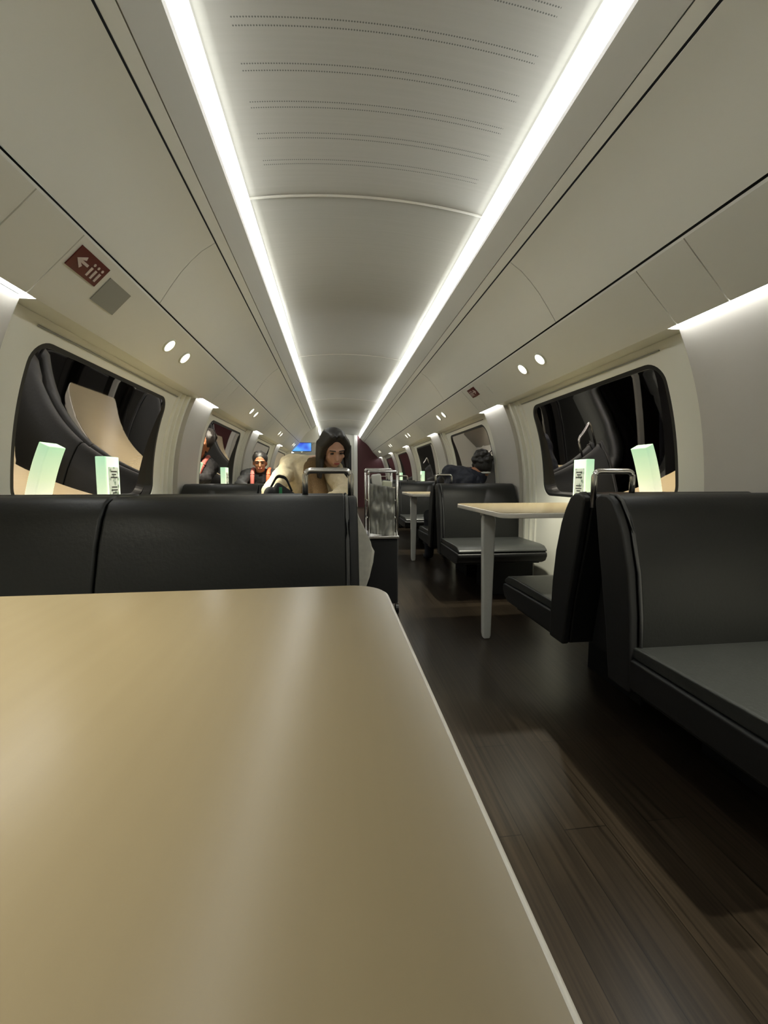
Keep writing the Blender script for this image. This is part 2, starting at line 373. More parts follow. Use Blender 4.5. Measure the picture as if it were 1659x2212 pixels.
# ------------------------------------------------------------------ side walls: pillars, window niches
def wall_sheet(side, ya, yb, off, z0, z1, ny=1, t=.02, n=40):
    bm = bmesh.new(); prof = [(CX + side*(wp(z0 + (z1-z0)*i/n) + off), z0 + (z1-z0)*i/n) for i in range(n+1)]
    back = [(x + side*t, z) for x, z in prof[::-1]]
    prism_y(bm, prof + back, ya, yb); return bm
def window_panel(side, ya, yb, gy0, gy1, gz0, gz1, off):
    """niche panel with a rounded opening that follows the curved wall"""
    bm = bmesh.new(); inner = rrect(gy0, gy1, gz0, gz1, .100, 8, 14)
    # outer rectangle points by rays from the centre of the opening
    cy, cz = (gy0+gy1)/2, (gz0+gz1)/2; Z0, Z1 = 0.0, 1.555
    outer = []
    for y, z in inner:
        dy, dz = y-cy, z-cz
        # map the rounded rect onto the big rect by scaling each axis sign
        ty = ((yb-cy) if dy > 0 else (cy-ya))/abs(dy) if abs(dy) > 1e-6 else 1e9
        tz = ((Z1-cz) if dz > 0 else (cz-Z0))/abs(dz) if abs(dz) > 1e-6 else 1e9
        t = min(ty, tz); outer.append((cy+dy*t, cz+dz*t))
    # insert exact corners: replace closest outer points
    for c in ((yb, Z1), (ya, Z1), (ya, Z0), (yb, Z0)):
        i = min(range(len(outer)), key=lambda k: (outer[k][0]-c[0])**2 + (outer[k][1]-c[1])**2); outer[i] = c
    N = 14; rings = []
    for r in range(N+1):
        t = r/N; ring = []
        for (a, b), (c, d) in zip(inner, outer):
            y, z = lerp(a, c, t), lerp(b, d, t); ring.append(bm.verts.new((CX + side*(wp(z)+off), y, z)))
        rings.append(ring)
    # reveal, bevelled towards the glass
    rev = []
    for dd, gr in ((.010, -.004), (.026, -.012)):
        rr = []
        for y, z in inner:
            dy, dz = (y-cy), (z-cz); L = math.hypot(dy, dz)
            rr.append(bm.verts.new((CX + side*(wp(z)+off+dd), y + dy/L*gr, z + dz/L*gr)))
        rev.append(rr)
    seq = rev[::-1] + rings; n = len(inner)
    for a, b in zip(seq, seq[1:]):
        for k in range(n): bm.faces.new((a[k], a[(k+1)%n], b[(k+1)%n], b[k]))
    return bm
def ring_on_wall(side, y0, y1, z0, z1, r0, wid, off, t=.05):
    bm = bmesh.new(); a = rrect(y0, y1, z0, z1, r0, 8, 14); b = rrect(y0+wid, y1-wid, z0+wid, z1-wid, max(.01, r0-wid), 8, 14)
    L = []
    for pts, o in ((a, off), (b, off), (b, off+t), (a, off+t)): L.append([bm.verts.new((CX+side*(wp(z)+o), y, z)) for y, z in pts])
    n = len(a)
    for q in range(4):
        for k in range(n): bm.faces.new((L[q][k], L[q][(k+1)%n], L[(q+1)%4][(k+1)%n], L[(q+1)%4][k]))
    return bm
TILT = {-1: .080, 1: .060}  # the panes lean in a little more than the wall around them
def pane_on_wall(side, y0, y1, z0, z1, r0, off):
    bm = bmesh.new(); pts = rrect(y0, y1, z0, z1, r0, 8, 14); cy, cz = (y0+y1)/2, (z0+z1)/2; N = 12; rings = []
    for r in range(1, N+1):
        t = r/N; rings.append([bm.verts.new((CX+side*(wp(cz+(z-cz)*t)+off-(z-cz)*t*TILT[side]), cy+(y-cy)*t, cz+(z-cz)*t)) for y, z in pts])
    c = bm.verts.new((CX+side*(wp(cz)+off), cy, cz)); n = len(pts)
    for k in range(n): bm.faces.new((c, rings[0][k], rings[0][(k+1)%n]))
    for a, b in zip(rings, rings[1:]):
        for k in range(n): bm.faces.new((a[k], a[(k+1)%n], b[(k+1)%n], b[k]))
    return bm
order = ['nearest', 'second', 'third', 'fourth', 'fifth', 'sixth', 'seventh']
wn_ = 0
for s in (-1, 1):
    for k in range(-1, 6):
        ya, yb = 1.6 + PER*k, 3.4 + PER*k
        if ya >= Y1: break
        # pillar panel with the wall wash light on top
        pa, pb = max(Y0, yb - PER), ya      # pillar before this niche: yb-PER .. ya
        pn = obj('wall_' + sn[s], wall_sheet(s, pa, pb, 0, 0, 1.565, t=.06), M['wash'], smooth=True); shade(pn); tag(pn, kind='structure')
        bm = bmesh.new(); prism_y(bm, [(CX+s*1.214, 1.563), (CX+s*1.240, 1.563), (CX+s*1.240, 1.570), (CX+s*1.214, 1.570)], pa+.01, pb-.01 + (.05 if True else 0))
        cl = obj('wall_wash_light', bm, M['cove'])
        tag(cl, 'slim light bar washing the %s wall pillar, %s pillar from the front' % (sn[s], order[max(0, k+1)] if k >= 0 else 'hindmost'), 'wall light')
        if pb <= Y0 + .01: pass
        if k == 5: yb = Y1
        gy0, gy1 = ya + .172, ya + 1.45
        if yb - ya < 1.7: 
            tag(shade(obj('wall_' + sn[s], wall_sheet(s, ya, yb, .035, 0, 1.555), M['frame'], smooth=True)), kind='structure'); continue
        wn_ += 1
        wf = obj('window_%d' % wn_, window_panel(s, ya, yb, gy0, gy1, .80, 1.485, .035), M['frame']); shade(wf); tag(wf, kind='structure')
        obj('gasket', ring_on_wall(s, gy0-.004, gy1+.004, .796, 1.489, .104, .024, .035+.002), M['rubber'], wf, smooth=False)
        obj('pane', pane_on_wall(s, gy0+.006, gy1-.006, .806, 1.479, .092, .035+.031), M['glass'], wf, smooth=True)
        # blind slot above the window, vertical mouldings beside it
        bm = bmesh.new()
        prism_y(bm, [(CX+s*(wp(1.522)+.029), 1.518), (CX+s*(wp(1.522)+.036), 1.518), (CX+s*(wp(1.522)+.036), 1.524), (CX+s*(wp(1.522)+.029), 1.524)], ya+.16, yb-.2)
        obj('blind_slot', bm, M['speaker'], wf)
        bm = bmesh.new()
        for yy, dd in ((gy1+.10, .012), (gy1+.17, .02), (gy1+.235, .03)):
            zz = [0.0 + 1.55*i/30 for i in range(31)]
            a = [[bm.verts.new((CX+s*(wp(z)+(.035-dd if q in (1, 2) else .052)), yy + (0, .008, .03, .038)[q], z)) for q in range(4)] for z in zz]
            for r0, r1 in zip(a, a[1:]):
                for q in range(3): bm.faces.new((r0[q], r0[q+1], r1[q+1], r1[q]))
        shade(obj('moulding', bm, M['frame'], wf))
        # soffit over the niche
        bm = bmesh.new(); prism_y(bm, [(CX+s*1.2, 1.556), (CX+s*1.33, 1.556), (CX+s*1.33, 1.57), (CX+s*1.2, 1.57)], ya+.001, yb-.001)
        tag(obj('trim_5', bm, M['frame']), kind='structure')
    tag(obj('wall_' + sn[s], boxbm(*sorted((CX+s*1.52, CX+s*1.54)), Y0, Y1, 0, .62), M['dark']), kind='structure')
    tag(obj('baseboard_' + sn[s], boxbm(*sorted((CX+s*1.385, CX+s*1.41)), Y0, Y1, 0, .09), M['leg']), kind='structure')
# wall behind the camera and the far end
tag(obj('wall_back', boxbm(CX-1.5, CX+1.5, Y0-.05, Y0, 0, 2.35), M['panel']), kind='structure')
tag(obj('wall_front', boxbm(CX+.52, CX+1.5, Y1, Y1+.05, 0, 2.35), M['maroon']), kind='structure')
tag(obj('wall_front', boxbm(CX-1.5, CX-.15, Y1, Y1+.05, 0, 2.35), M['panel']), kind='structure')
dr = obj('door_1', boxbm(CX-.15, CX+.42, Y1+.02, Y1+.05, 0, 2.35), M['panel']); tag(dr, kind='structure')
obj('door_glass', boxbm(CX-.05, CX+.34, Y1+.005, Y1+.02, .3, 1.95), M['rubber'], dr, bevel=.004)
tag(obj('trim_6', boxbm(CX+.42, CX+.53, Y1-.06, Y1+.02, 0, 2.30), M['white'], bevel=.01), kind='structure')
# cross header on the left of the far room
tag(obj('trim_7', boxbm(CX-1.33, CX-.56, HEADY, HEADY+.08, 1.77, 2.2), M['panel']), kind='structure')
tag(obj('wall_bulkhead', boxbm(CX-1.35, CX-1.20, HEADY, HEADY+.08, 0, 1.77), M['white']), kind='structure')

# ------------------------------------------------------------------ ceiling spots
def slope_pt(side, y, t, lift=0):
    w0, z0, w1, z1 = 1.005, 1.755, 1.2, 1.554
    nx, nz = -.7177, -.6963
    return Vector((CX + side*(lerp(w0, w1, t) + nx*lift), y, lerp(z0, z1, t) + nz*lift))
def slope_basis(side):
    t = Vector((side*.195, 0, -.201)).normalized(); yv = Vector((0, 1, 0)); n = Vector((-side*.7177, 0, -.6963)); return t, yv, n
def disc_frame(side, y, t, lift, rx, ry, prof, seg=24):
    """lathe about the slope normal; prof = (radius factor, height)"""
    bm = bmesh.new(); tv, yv, n = slope_basis(side); c = slope_pt(side, y, t, lift); rings = []
    for rf, h in prof: rings.append([bm.verts.new(c + tv*math.cos(2*PI*k/seg)*rx*rf + yv*math.sin(2*PI*k/seg)*ry*rf + n*h) for k in range(seg)])
    for a, b in zip(rings, rings[1:]):
        for k in range(seg): bm.faces.new((a[k], a[(k+1)%seg], b[(k+1)%seg], b[k]))
    bm.faces.new(rings[-1]); return bm
for s in (-1, 1):
    for k in range(-1, 5):
        for j, dy in enumerate((0, .235)):
            y = 2.455 + PER*k + dy
            c = slope_pt(s, y, .42)
            e = empty('ceiling_spot', c)
            tag(e, '%s oval reading light of the %s pair along the %s ceiling edge' % (('nearer', 'farther')[j], order[k] if k >= 0 else 'out of frame hindmost', sn[s]), 'spot light', 'oval spot lights')
            for nm, bm, m in (('ring', disc_frame(s, y, .42, .004, .046, .046, [(1, -.006), (1, 0), (.96, .003), (.82, .003), (.78, 0)]), M['ring']),
                              ('lens', disc_frame(s, y, .42, .005, .036, .036, [(1, -.003), (1, .001), (.6, .004)]), M['spot'])):
                for v in bm.verts: v.co -= c
                shade(obj(nm, bm, m, e))
            l = bpy.data.lights.new('spot_light', 'SPOT'); l.energy = SPOT_W; l.spot_size = math.radians(88); l.spot_blend = .6; l.shadow_soft_size = .02; l.color = (1, .97, .80)
            lo = bpy.data.objects.new('spot_glow', l); C.objects.link(lo); lo.location = slope_basis(s)[2]*.03; lo.parent = e
            lo.rotation_euler = Vector((-s*.12, 0, -1)).to_track_quat('-Z', 'Y').to_euler()
# ------------------------------------------------------------------ emergency exit signs and speaker grilles
def slope_quad(side, y0, y1, t0, t1, lift, th):
    bm = bmesh.new(); p = [slope_pt(side, y, t, l) for l in (lift, lift+th) for y, t in ((y0, t0), (y1, t0), (y1, t1), (y0, t1))]
    v = [bm.verts.new(q) for q in p]
    for f in ((0,1,2,3),(4,7,6,5),(0,4,5,1),(1,5,6,2),(2,6,7,3),(3,7,4,0)): bm.faces.new([v[i] for i in f])
    return bm
def slope_poly(bm, side, pts, lift, th=.0015):
    lo = [bm.verts.new(slope_pt(side, y, t, lift)) for y, t in pts]; hi = [bm.verts.new(slope_pt(side, y, t, lift+th)) for y, t in pts]; n = len(pts)
    bm.faces.new(hi); bm.faces.new(lo[::-1])
    for k in range(n): bm.faces.new((lo[k], lo[(k+1)%n], hi[(k+1)%n], hi[k]))
def exit_sign(side, y0, label):
    c = slope_pt(side, y0, .28); e = empty('emergency_exit_sign', c); tag(e, label, 'sign')
    def add(nm, bm, m):
        for v in bm.verts: v.co -= c
        return obj(nm, bm, m, e)
    y1 = y0 + .17; add('plate', slope_quad(side, y0, y1, .115, .43, .001, .003), M['red'])
    bm = bmesh.new()
    # arrow pointing to the near upper corner side
    q = lambda u, v: (y0 + .17*u, .115 + .315*v)
    slope_poly(bm, side, [q(.10, .50), q(.30, .22), q(.33, .36), q(.24, .44), q(.24, .56), q(.33, .64), q(.30, .78)], .0042)
    slope_poly(bm, side, [q(.22, .44), q(.46, .44), q(.46, .56), q(.22, .56)], .0042)
    add('arrow', bm, M['signwhite'])
    bm = bmesh.new()
    for u in (.58, .72, .86):
        slope_poly(bm, side, [q(u-.035, .42), q(u+.035, .42), q(u+.03, .84), q(u-.03, .84)], .0042)
        slope_poly(bm, side, [(q(u, .28)[0] + .0055*math.cos(a*PI/4), q(u, .28)[1] + .022*math.sin(a*PI/4)) for a in range(8)], .0042)
    add('figures', bm, M['signwhite'])
exit_sign(-1, 1.573, 'red sign with white arrow and figures on the left ceiling slope')
exit_sign(1, 3.52, 'small red sign on the right ceiling slope beyond the oval lights')
for s, y, nm in ((-1, 1.775, 'square grey speaker grille beside the red sign on the left'), (1, 3.30, 'faint grey square grille beside the red sign on the right')):
    c = slope_pt(s, y, .4); bm = slope_quad(s, y, y+.158, .19, .60, .001, .0025)
    for v in bm.verts: v.co -= c
    o = obj('speaker_grille', bm, M['speaker'] if s < 0 else M['panel']); o.location = c; tag(o, nm, 'speaker')

# ------------------------------------------------------------------ benches
BACK = [(.030, .862), (.038, .876), (.060, .884), (.092, .882), (.118, .866), (.146, .825), (.174, .765), (.206, .650), (.224, .520), (.231, .40), (.232, .285), (.135, .285), (.112, .45), (.060, .70)]
SEAT = [(.205, .392), (.205, .422), (.25, .430), (.62, .432), (.68, .425), (.716, .402), (.720, .386), (.70, .384)]
APRON = [(.215, .295), (.215, .392), (.70, .384), (.722, .378), (.724, .35), (.705, .315), (.66, .295)]
def bench(side, x_in, x_out, yc, d, label, handle):
    """d=-1: the seat is on the near side (faces the camera end); d=+1: faces away"""
    c = Vector(((x_in+x_out)/2, yc + d*.4, 0)); e = empty('bench_seat', c); tag(e, label, 'bench', 'upholstered benches back to back')
    sg = 1 if x_out > x_in else -1
    def add(nm, bm, m, par=e, **k):
        for v in bm.verts: v.co -= c
        return obj(nm, bm, m, par, **k)
    P = lambda prof: [(yc + d*u, z) for u, z in prof]
    xi, xo = x_in + sg*.0, x_out
    # end cheek (aisle side), back cushions, seat cushion(s), base
    bm = bmesh.new(); prism_x(bm, P(BACK), xi, xi + sg*.03); add('end_panel', bm, M['leather_side'], bevel=.010, seg=3)
    cuts = [xi + sg*.032, xo] if abs(xo-xi) < .9 else [xi + sg*.032, xi + sg*.69, xo]
    inner = [(u + (.006 if u > .1 else -.002), z + (.003 if z > .8 else 0)) for u, z in BACK]
    for a, b in zip(cuts, cuts[1:]):
        bm = bmesh.new(); prism_x(bm, P(inner), a + sg*.002, b - sg*.002); add('backrest', bm, M['leather'], bevel=.012, seg=3)
    for a, b in zip(cuts, cuts[1:]):
        bm = bmesh.new(); prism_x(bm, P(SEAT), a - sg*.02 if a == cuts[0] else a + sg*.002, b - sg*.002)
        add('seat', bm, M['seatcloth'], bevel=.010, seg=3)
    bm = bmesh.new(); prism_x(bm, P(APRON), xi + sg*.004, xo - sg*.002); add('seat_apron', bm, M['leather_side'], bevel=.010, seg=3)
    bm = bmesh.new(); path = [(xi + sg*.031, yc + d*(u+.007), z) for u, z in BACK[2:10]]; tube(bm, path, .005, 8); add('piping', bm, M['piping'], smooth=True)
    bm = bmesh.new(); box(bm, *sorted((xi + sg*.03, xo)), *sorted((yc + d*.25, yc + d*.60)), .275, .30); add('seat_rail', bm, M['shell'], bevel=.004)
    bm = bmesh.new(); box(bm, *sorted((xi + sg*.36, xo)), *sorted((yc + d*.14, yc + d*.50)), .0, .28); add('base', bm, M['shell'], bevel=.004)
    bm = bmesh.new(); prism_x(bm, [(yc + d*.004, .86), (yc + d*.028, .86), (yc + d*.125, .29), (yc + d*.004, .29)], xi + sg*.12, xo); add('back_shell', bm, M['shell'])
    if handle:
        bm = bmesh.new(); x0 = xi + sg*.015; x1 = x0 + sg*.145
        tube(bm, round_path([(x0, yc, .835), (x0, yc, .962), (x1, yc, .962), (x1, yc, .835)], .022), .0095, 12)
        add('grab_handle', bm, M['chrome'], smooth=True)
LX, RX = .065, .88
def xwall(side): return CX + side*1.40
for k in range(0, 5):
    yc = P0 + PER*k
    for s, xi in ((-1, LX), (1, RX)):
        if s < 0 and k > 3: continue
        side = 'left, window to aisle' if s < 0 else 'right'
        wide = 'wide dark leather bench' if s < 0 else 'short dark leather bench'
        bench(s, xi, xwall(s), yc, -1, '%s facing the viewer, %s in line on the %s' % (wide, order[k], sn[s]), True)
        bench(s, xi, xwall(s), yc, 1, '%s facing away, %s in line on the %s' % (wide, order[k], sn[s]), False)

# ------------------------------------------------------------------ tables
def table(side, x_in, y0, y1, label, legx):
    xo = CX + side*1.415; c = Vector(((x_in+xo)/2, (y0+y1)/2, 0)); e = empty('dining_table', c); tag(e, label, 'table', 'pale wooden tables')
    def add(nm, bm, m, par=e, **k):
        for v in bm.verts: v.co -= c
        return obj(nm, bm, m, par, **k)
    sg = 1 if xo > x_in else -1; a, b = sorted((x_in, xo))
    pts = rrect(a, b, y0, y1, .055, 8)
    # square corners at the wall
    if sg > 0: pts = [(x, y) if x < b-.056 else (b, y1 if y > (y0+y1)/2 else y0) for x, y in pts]
    else: pts = [(x, y) if x > a+.056 else (a, y1 if y > (y0+y1)/2 else y0) for x, y in pts]
    q = []
    for p in pts:
        if not q or (abs(p[0]-q[-1][0]) + abs(p[1]-q[-1][1])) > 1e-5: q.append(p)
    if (abs(q[0][0]-q[-1][0]) + abs(q[0][1]-q[-1][1])) < 1e-5: q.pop()
    cx, cy = (a+b)/2, (y0+y1)/2
    def shrink(d): return [(x + (d if x < cx else -d)*(1 if abs(x-(b if sg > 0 else a)) > 1e-5 else 0)*(abs(x-cx)/((b-a)/2))**8, y + (d if y < cy else -d)*(abs(y-cy)/((y1-y0)/2))**8) for x, y in q]
    bm = bmesh.new(); prism_z(bm, shrink(.0045), .764, .768); tp = add('tabletop', bm, M['table'])
    bm = bmesh.new(); prism_z(bm, q, .742, .7664); add('edge_band', bm, M['edge'], bevel=.003)
    lx = x_in + sg*legx
    yl = (y0+y1)/2 - .02
    bm = bmesh.new(); prism_y(bm, [(lx-.038, .70), (lx-.024, .03), (lx-.018, .0), (lx+.018, .0), (lx+.024, .02), (lx+.038, .70), (lx+.03, .742), (lx-.03, .742)], yl-.02, yl+.02)
    add('leg', bm, M['leg'], bevel=.008, seg=3)
    bm = bmesh.new(); box(bm, *sorted((lx-sg*.04, xo-sg*.02)), yl-.03, yl+.03, .722, .742); add('support_rail', bm, M['leg'], bevel=.004)
    bm = bmesh.new(); box(bm, *sorted((xo-sg*.06, xo-sg*.01)), y0+.12, y1-.12, .60, .742); add('wall_bracket', bm, M['leg'], bevel=.006)
table(-1, .078, -.22, .645, 'large empty beige table filling the foreground', .45)
for k in range(0, 4):
    table(1, .80, 1.87 + PER*k, 2.65 + PER*k, 'beige table between the right hand benches, %s along the aisle' % order[k], .072)
for k in range(0, 4):
    table(-1, .06, -.22 + PER*(k+1), .645 + PER*(k+1), 'beige table between the left benches, %s beyond the foreground table' % order[k], .45)

# ------------------------------------------------------------------ backlit menu stands
def menu_stand(side, x, y, label):
    e = empty('menu_stand', (x, y, .768)); tag(e, label, 'menu stand', 'lit menu stands by the windows')
    bm = bmesh.new(); prism_z(bm, rrect(-.026, .026, -.065, .065, .008, 4), .0, .278); obj('light_body', bm, M['film'], e, smooth=False, bevel=.003)
    bm = bmesh.new(); box(bm, *sorted((-side*.0262, -side*.0285)), -.045, .045, .035, .225); obj('printed_panel', bm, M['picture'], e)
    bm = bmesh.new()
    for i, (h, w_) in enumerate(((.20, .055), (.185, .04), (.17, .062), (.12, .05), (.105, .058), (.09, .036), (.06, .05))):
        box(bm, *sorted((-side*.0285, -side*.0295)), -w_/2, w_/2, h, h+.006)
    obj('print_lines', bm, M['dark'], e)
for s, x0 in ((-1, -1.165), (1, 1.465)):
    for k in range(0, 4):
        if (s, k) == (1, 1): continue
        menu_stand(s, x0, 2.27 + PER*k, 'glowing mint and cream menu stand on the %s, %s table beyond' % (sn[s], order[k]))

# ------------------------------------------------------------------ people
def head_parts(root, c, yaw, pitch, roll, skin, R=.092, hair=None, inv=None, beard=False, hood=False):
    rot = Matrix.Rotation(yaw, 3, 'Z') @ Matrix.Rotation(pitch, 3, 'X') @ Matrix.Rotation(roll, 3, 'Y')
    W = lambda x, y, z: Vector(c) + rot @ Vector((x, y, z))
    return W, rot
FOLD = bpy.data.textures.new('cloth_folds', 'CLOUDS'); FOLD.noise_scale = .07
def build_person(name, label, J, skin, top, bottom, parts, head, hairstyle):
    root = empty(name, J['hip']); root.location.z = J.get('floor', .43); tag(root, label, 'person')
    def add(nm, bm, m, par=None, **k):
        for v in bm.verts: v.co -= root.location
        return obj(nm, bm, m, par or root, **k)
    V = {k: Vector(v) for k, v in J.items() if not isinstance(v, (int, float))}
    sh = (V['shL'] + V['shR'])/2; hp = V['hip']; side = (V['shL']-V['shR']).normalized()
    W, rot = head_parts(None, V['head'], *head, skin)
    # --- continuous body
    bm = bmesh.new()
    def torso(bm, g):
        limb(bm, hp, lerp(hp, sh, .5), .135+g, .125+g); limb(bm, lerp(hp, sh, .45), sh - side*.0 - (sh-hp).normalized()*.06, .125+g, .115+g)
        limb(bm, V['shL'], V['shR'], .062+g, .062+g)
        limb(bm, hp + side*.08, sh + side*.09 - (sh-hp).normalized()*.07, .09+g, .085+g); limb(bm, hp - side*.08, sh - side*.09 - (sh-hp).normalized()*.07, .09+g, .085+g)
    torso(bm, 0)
    def arms(bm, g, hand=True):
        for q in 'LR':
            limb(bm, V['sh'+q], V['el'+q], .052+g, .042+g); limb(bm, V['el'+q], V['wr'+q], .041+g, .028+g*.8)
    arms(bm, 0)
    nb = W(0, .03, -.10); limb(bm, sh + Vector((0, 0, .02)), nb, .060, .054); limb(bm, nb, W(0, .01, -.02), .054, .052)
    # skull, jaw, nose, ears (front of the face is -y in head space)
    ball(bm, W(0, .018, .025), 1, (.078, .096, .092), 20, rot); ball(bm, W(0, -.012, -.035), 1, (.062, .074, .076), 18, rot)
    ball(bm, W(0, -.045, -.088), 1, (.030, .026, .022), 12, rot)
    limb(bm, W(0, -.078, .012), W(0, -.102, -.028), .009, .013); ball(bm, W(0, -.083, -.062), 1, (.026, .014, .014), 12, rot)
    for x in (-1, 1):
        ball(bm, W(x*.078, .012, -.012), 1, (.010, .020, .032), 10, rot); ball(bm, W(x*.036, -.062, -.022), 1, (.024, .018, .020), 10, rot)
        limb(bm, W(x*.012, -.080, .026), W(x*.048, -.066, .026), .009, .008)
    # hands with fingers
    for q in 'LR':
        w0 = V['wr'+q]; hd = V['hd'+q]; d = (hd-w0).normalized(); up = V.get('hn'+q, Vector((0, 0, 1))); sd = d.cross(up).normalized(); up = sd.cross(d)
        th = 1 if q == 'L' else -1
        limb(bm, w0, w0 + d*.035, .027, .030, .7)
        for i in range(4): limb(bm, w0 + d*.02 + sd*(.012*(i-1.5)), w0 + d*.085 + sd*(.019*(i-1.5)), .015, .0115)
        for i, L in enumerate((.058, .072, .078, .068) if th > 0 else (.068, .078, .072, .058)):
            b0 = w0 + d*.085 + sd*(.019*(i-1.5)); b1 = b0 + d*L*.45 - up*.012; b2 = b1 + d*L*.3 - up*.022; b3 = b2 + d*L*.12 - up*.02
            limb(bm, b0, b1, .0095, .0088); limb(bm, b1, b2, .0088, .008); limb(bm, b2, b3, .008, .0065)
        t0 = w0 + d*.03 + sd*.026*th*-1; t1 = t0 + d*.035 + sd*.03*th*-1 - up*.01; t2 = t1 + d*.03 - up*.012
        limb(bm, t0, t1, .013, .0105); limb(bm, t1, t2, .0105, .008)
    # legs
    for q in 'LR':
        limb(bm, V['hp'+q], V['kn'+q], .085, .058); limb(bm, V['kn'+q], V['an'+q], .055, .036)
        limb(bm, V['an'+q], V['an'+q] + V['toe'] , .034, .026)
    add('body', bm, skin, remesh=.0065, smooth_it=3)
    bm = bmesh.new(); torso(bm, .022); arms(bm, .017)
    limb(bm, sh, lerp(sh, nb, .35), .082, .068)
    jk = add('jacket', bm, top, remesh=.009, smooth_it=3)
    dm = jk.modifiers.new('folds', 'DISPLACE'); dm.texture = FOLD; dm.strength = .03; dm.mid_level = .5; dm.texture_coords = 'LOCAL'
    bm = bmesh.new()
    for q in 'LR':
        limb(bm, V['hp'+q], V['kn'+q], .098, .070); limb(bm, V['kn'+q], V['an'+q], .066, .052)
    limb(bm, V['hpL'], V['hpR'], .105, .105); add('trousers', bm, bottom, remesh=.012, smooth_it=3)
    bm = bmesh.new()
    for q in 'LR': limb(bm, V['an'+q] - Vector((0, 0, .01)), V['an'+q] + V['toe']*1.1 - Vector((0, 0, .01)), .045, .035)
    add('shoes', bm, M['black'], remesh=.01, smooth_it=2)
    # eyes, brows, lips
    for x in (-1, 1):
        bm = bmesh.new(); ball(bm, W(x*.032, -.0755, .006), 1, (.013, .007, .0055), 12, rot); add('eye', bm, M['eye'], smooth=True)
        bm = bmesh.new(); limb(bm, W(x*.014, -.090, .030), W(x*.048, -.077, .030), .0038, .003); add('eyebrow', bm, M['hair'], smooth=True)
    bm = bmesh.new(); ball(bm, W(0, -.094, -.060), 1, (.021, .007, .0075), 12, rot); add('lips', bm, M['lips'], smooth=True)
    # hair
    bm = bmesh.new()
    ball(bm, W(0, .034, .045), 1, (.094, .100, .090), 22, rot)
    if hairstyle == 'long':
        for x in (-1, 1):
            for i in range(9):
                a = i/8; p0 = W(x*(.030 + .02*a), -.055 + .10*a, .110 - .015*a)
                p1 = W(x*(.080 + .012*a), -.040 + .075*a, .035); p2 = W(x*(.084 + .010*a), -.020 + .06*a, -.05)
                p3 = p2 + Vector((x*.01, -.02 + .03*a, -.12 - .05*random.random()))
                limb(bm, p0, p1, .026, .024, .8); limb(bm, p1, p2, .024, .022, .8); limb(bm, p2, p3, .022, .010, .8)
        limb(bm, W(0, .06, .03), W(0, .07, -.10), .085, .07)
    elif hairstyle == 'short':
        ball(bm, W(0, .045, .0), 1, (.088, .085, .085), 18, rot)
        for i in range(40):
            a = random.uniform(-1, 1); ball(bm, W(a*.06, random.uniform(-.02, .10), .105 - .03*a*a + random.uniform(-.01, .012)), random.uniform(.018, .026), (1, 1, 1), 8)
    elif hairstyle == 'afro':
        ball(bm, W(0, .05, -.03), 1, (.095, .085, .10), 18, rot)
        for i in range(60):
            u = Vector((random.gauss(0, 1), random.gauss(0, 1)+.5, random.gauss(0, 1)+.4)).normalized(); ball(bm, W(*(u*.085 + Vector((0, .04, .03)))), random.uniform(.025, .04), (1, 1, 1), 8)
    add('hair', bm, M['hair'], remesh=.006, smooth_it=2)
    for nm, bm, m, kw in parts(W, rot, V): add(nm, bm, m, **kw)
    return root
# woman leaning over the table on the left
def woman_parts(W, rot, V):
    out = []
    bm = bmesh.new()
    sh = (V['shL']+V['shR'])/2
    for i in range(14):
        a = i/14*2*PI; b = (i+1)/14*2*PI
        limb(bm, sh + Vector((.06 + .06*math.cos(a), .055*math.sin(a) - .05, .03 + .02*math.sin(a))), sh + Vector((.06 + .06*math.cos(b), .055*math.sin(b) - .05, .03 + .02*math.sin(b))), .034, .034)
    limb(bm, sh + Vector((.03, -.10, .02)), sh + Vector((.08, -.16, -.22)), .05, .055, .6); limb(bm, sh + Vector((.0, -.10, .0)), sh + Vector((-.02, -.16, -.25)), .045, .05, .6)
    out.append(('scarf', bm, M['brown'], dict(remesh=.008, smooth_it=2)))
    return out
build_person('person', 'person in a cream coat with long dark hair, head bowed over the table', dict(
    hip=(-.30, 3.12, .56), shL=(-.03, 2.94, 1.0), shR=(-.31, 2.99, 1.03), head=(-.005, 2.79, 1.13),
    elL=(.06, 2.62, .84), wrL=(-.02, 2.45, .815), hdL=(-.10, 2.38, .81), elR=(-.40, 2.62, .85), wrR=(-.30, 2.44, .815), hdR=(-.20, 2.39, .81),
    hpL=(-.20, 3.10, .54), hpR=(-.40, 3.12, .54), knL=(-.16, 2.58, .52), knR=(-.40, 2.60, .52), anL=(-.14, 2.55, .09), anR=(-.40, 2.58, .09), toe=(0, -.15, -.04), floor=.43),
    M['skin'], M['cream'], M['denim'], woman_parts, (math.radians(16), math.radians(31), math.radians(-4)), 'long')
def man_parts(W, rot, V):
    bm = bmesh.new(); sh = (V['shL']+V['shR'])/2
    for i in range(10):
        a = i/10*2*PI; b = (i+1)/10*2*PI
        limb(bm, W(0, .03, -.10) + Vector((.062*math.cos(a), .062*math.sin(a), 0)), W(0, .03, -.10) + Vector((.062*math.cos(b), .062*math.sin(b), 0)), .012, .012)
    return [('collar', bm, M['white'], dict(remesh=.006, smooth_it=1))]
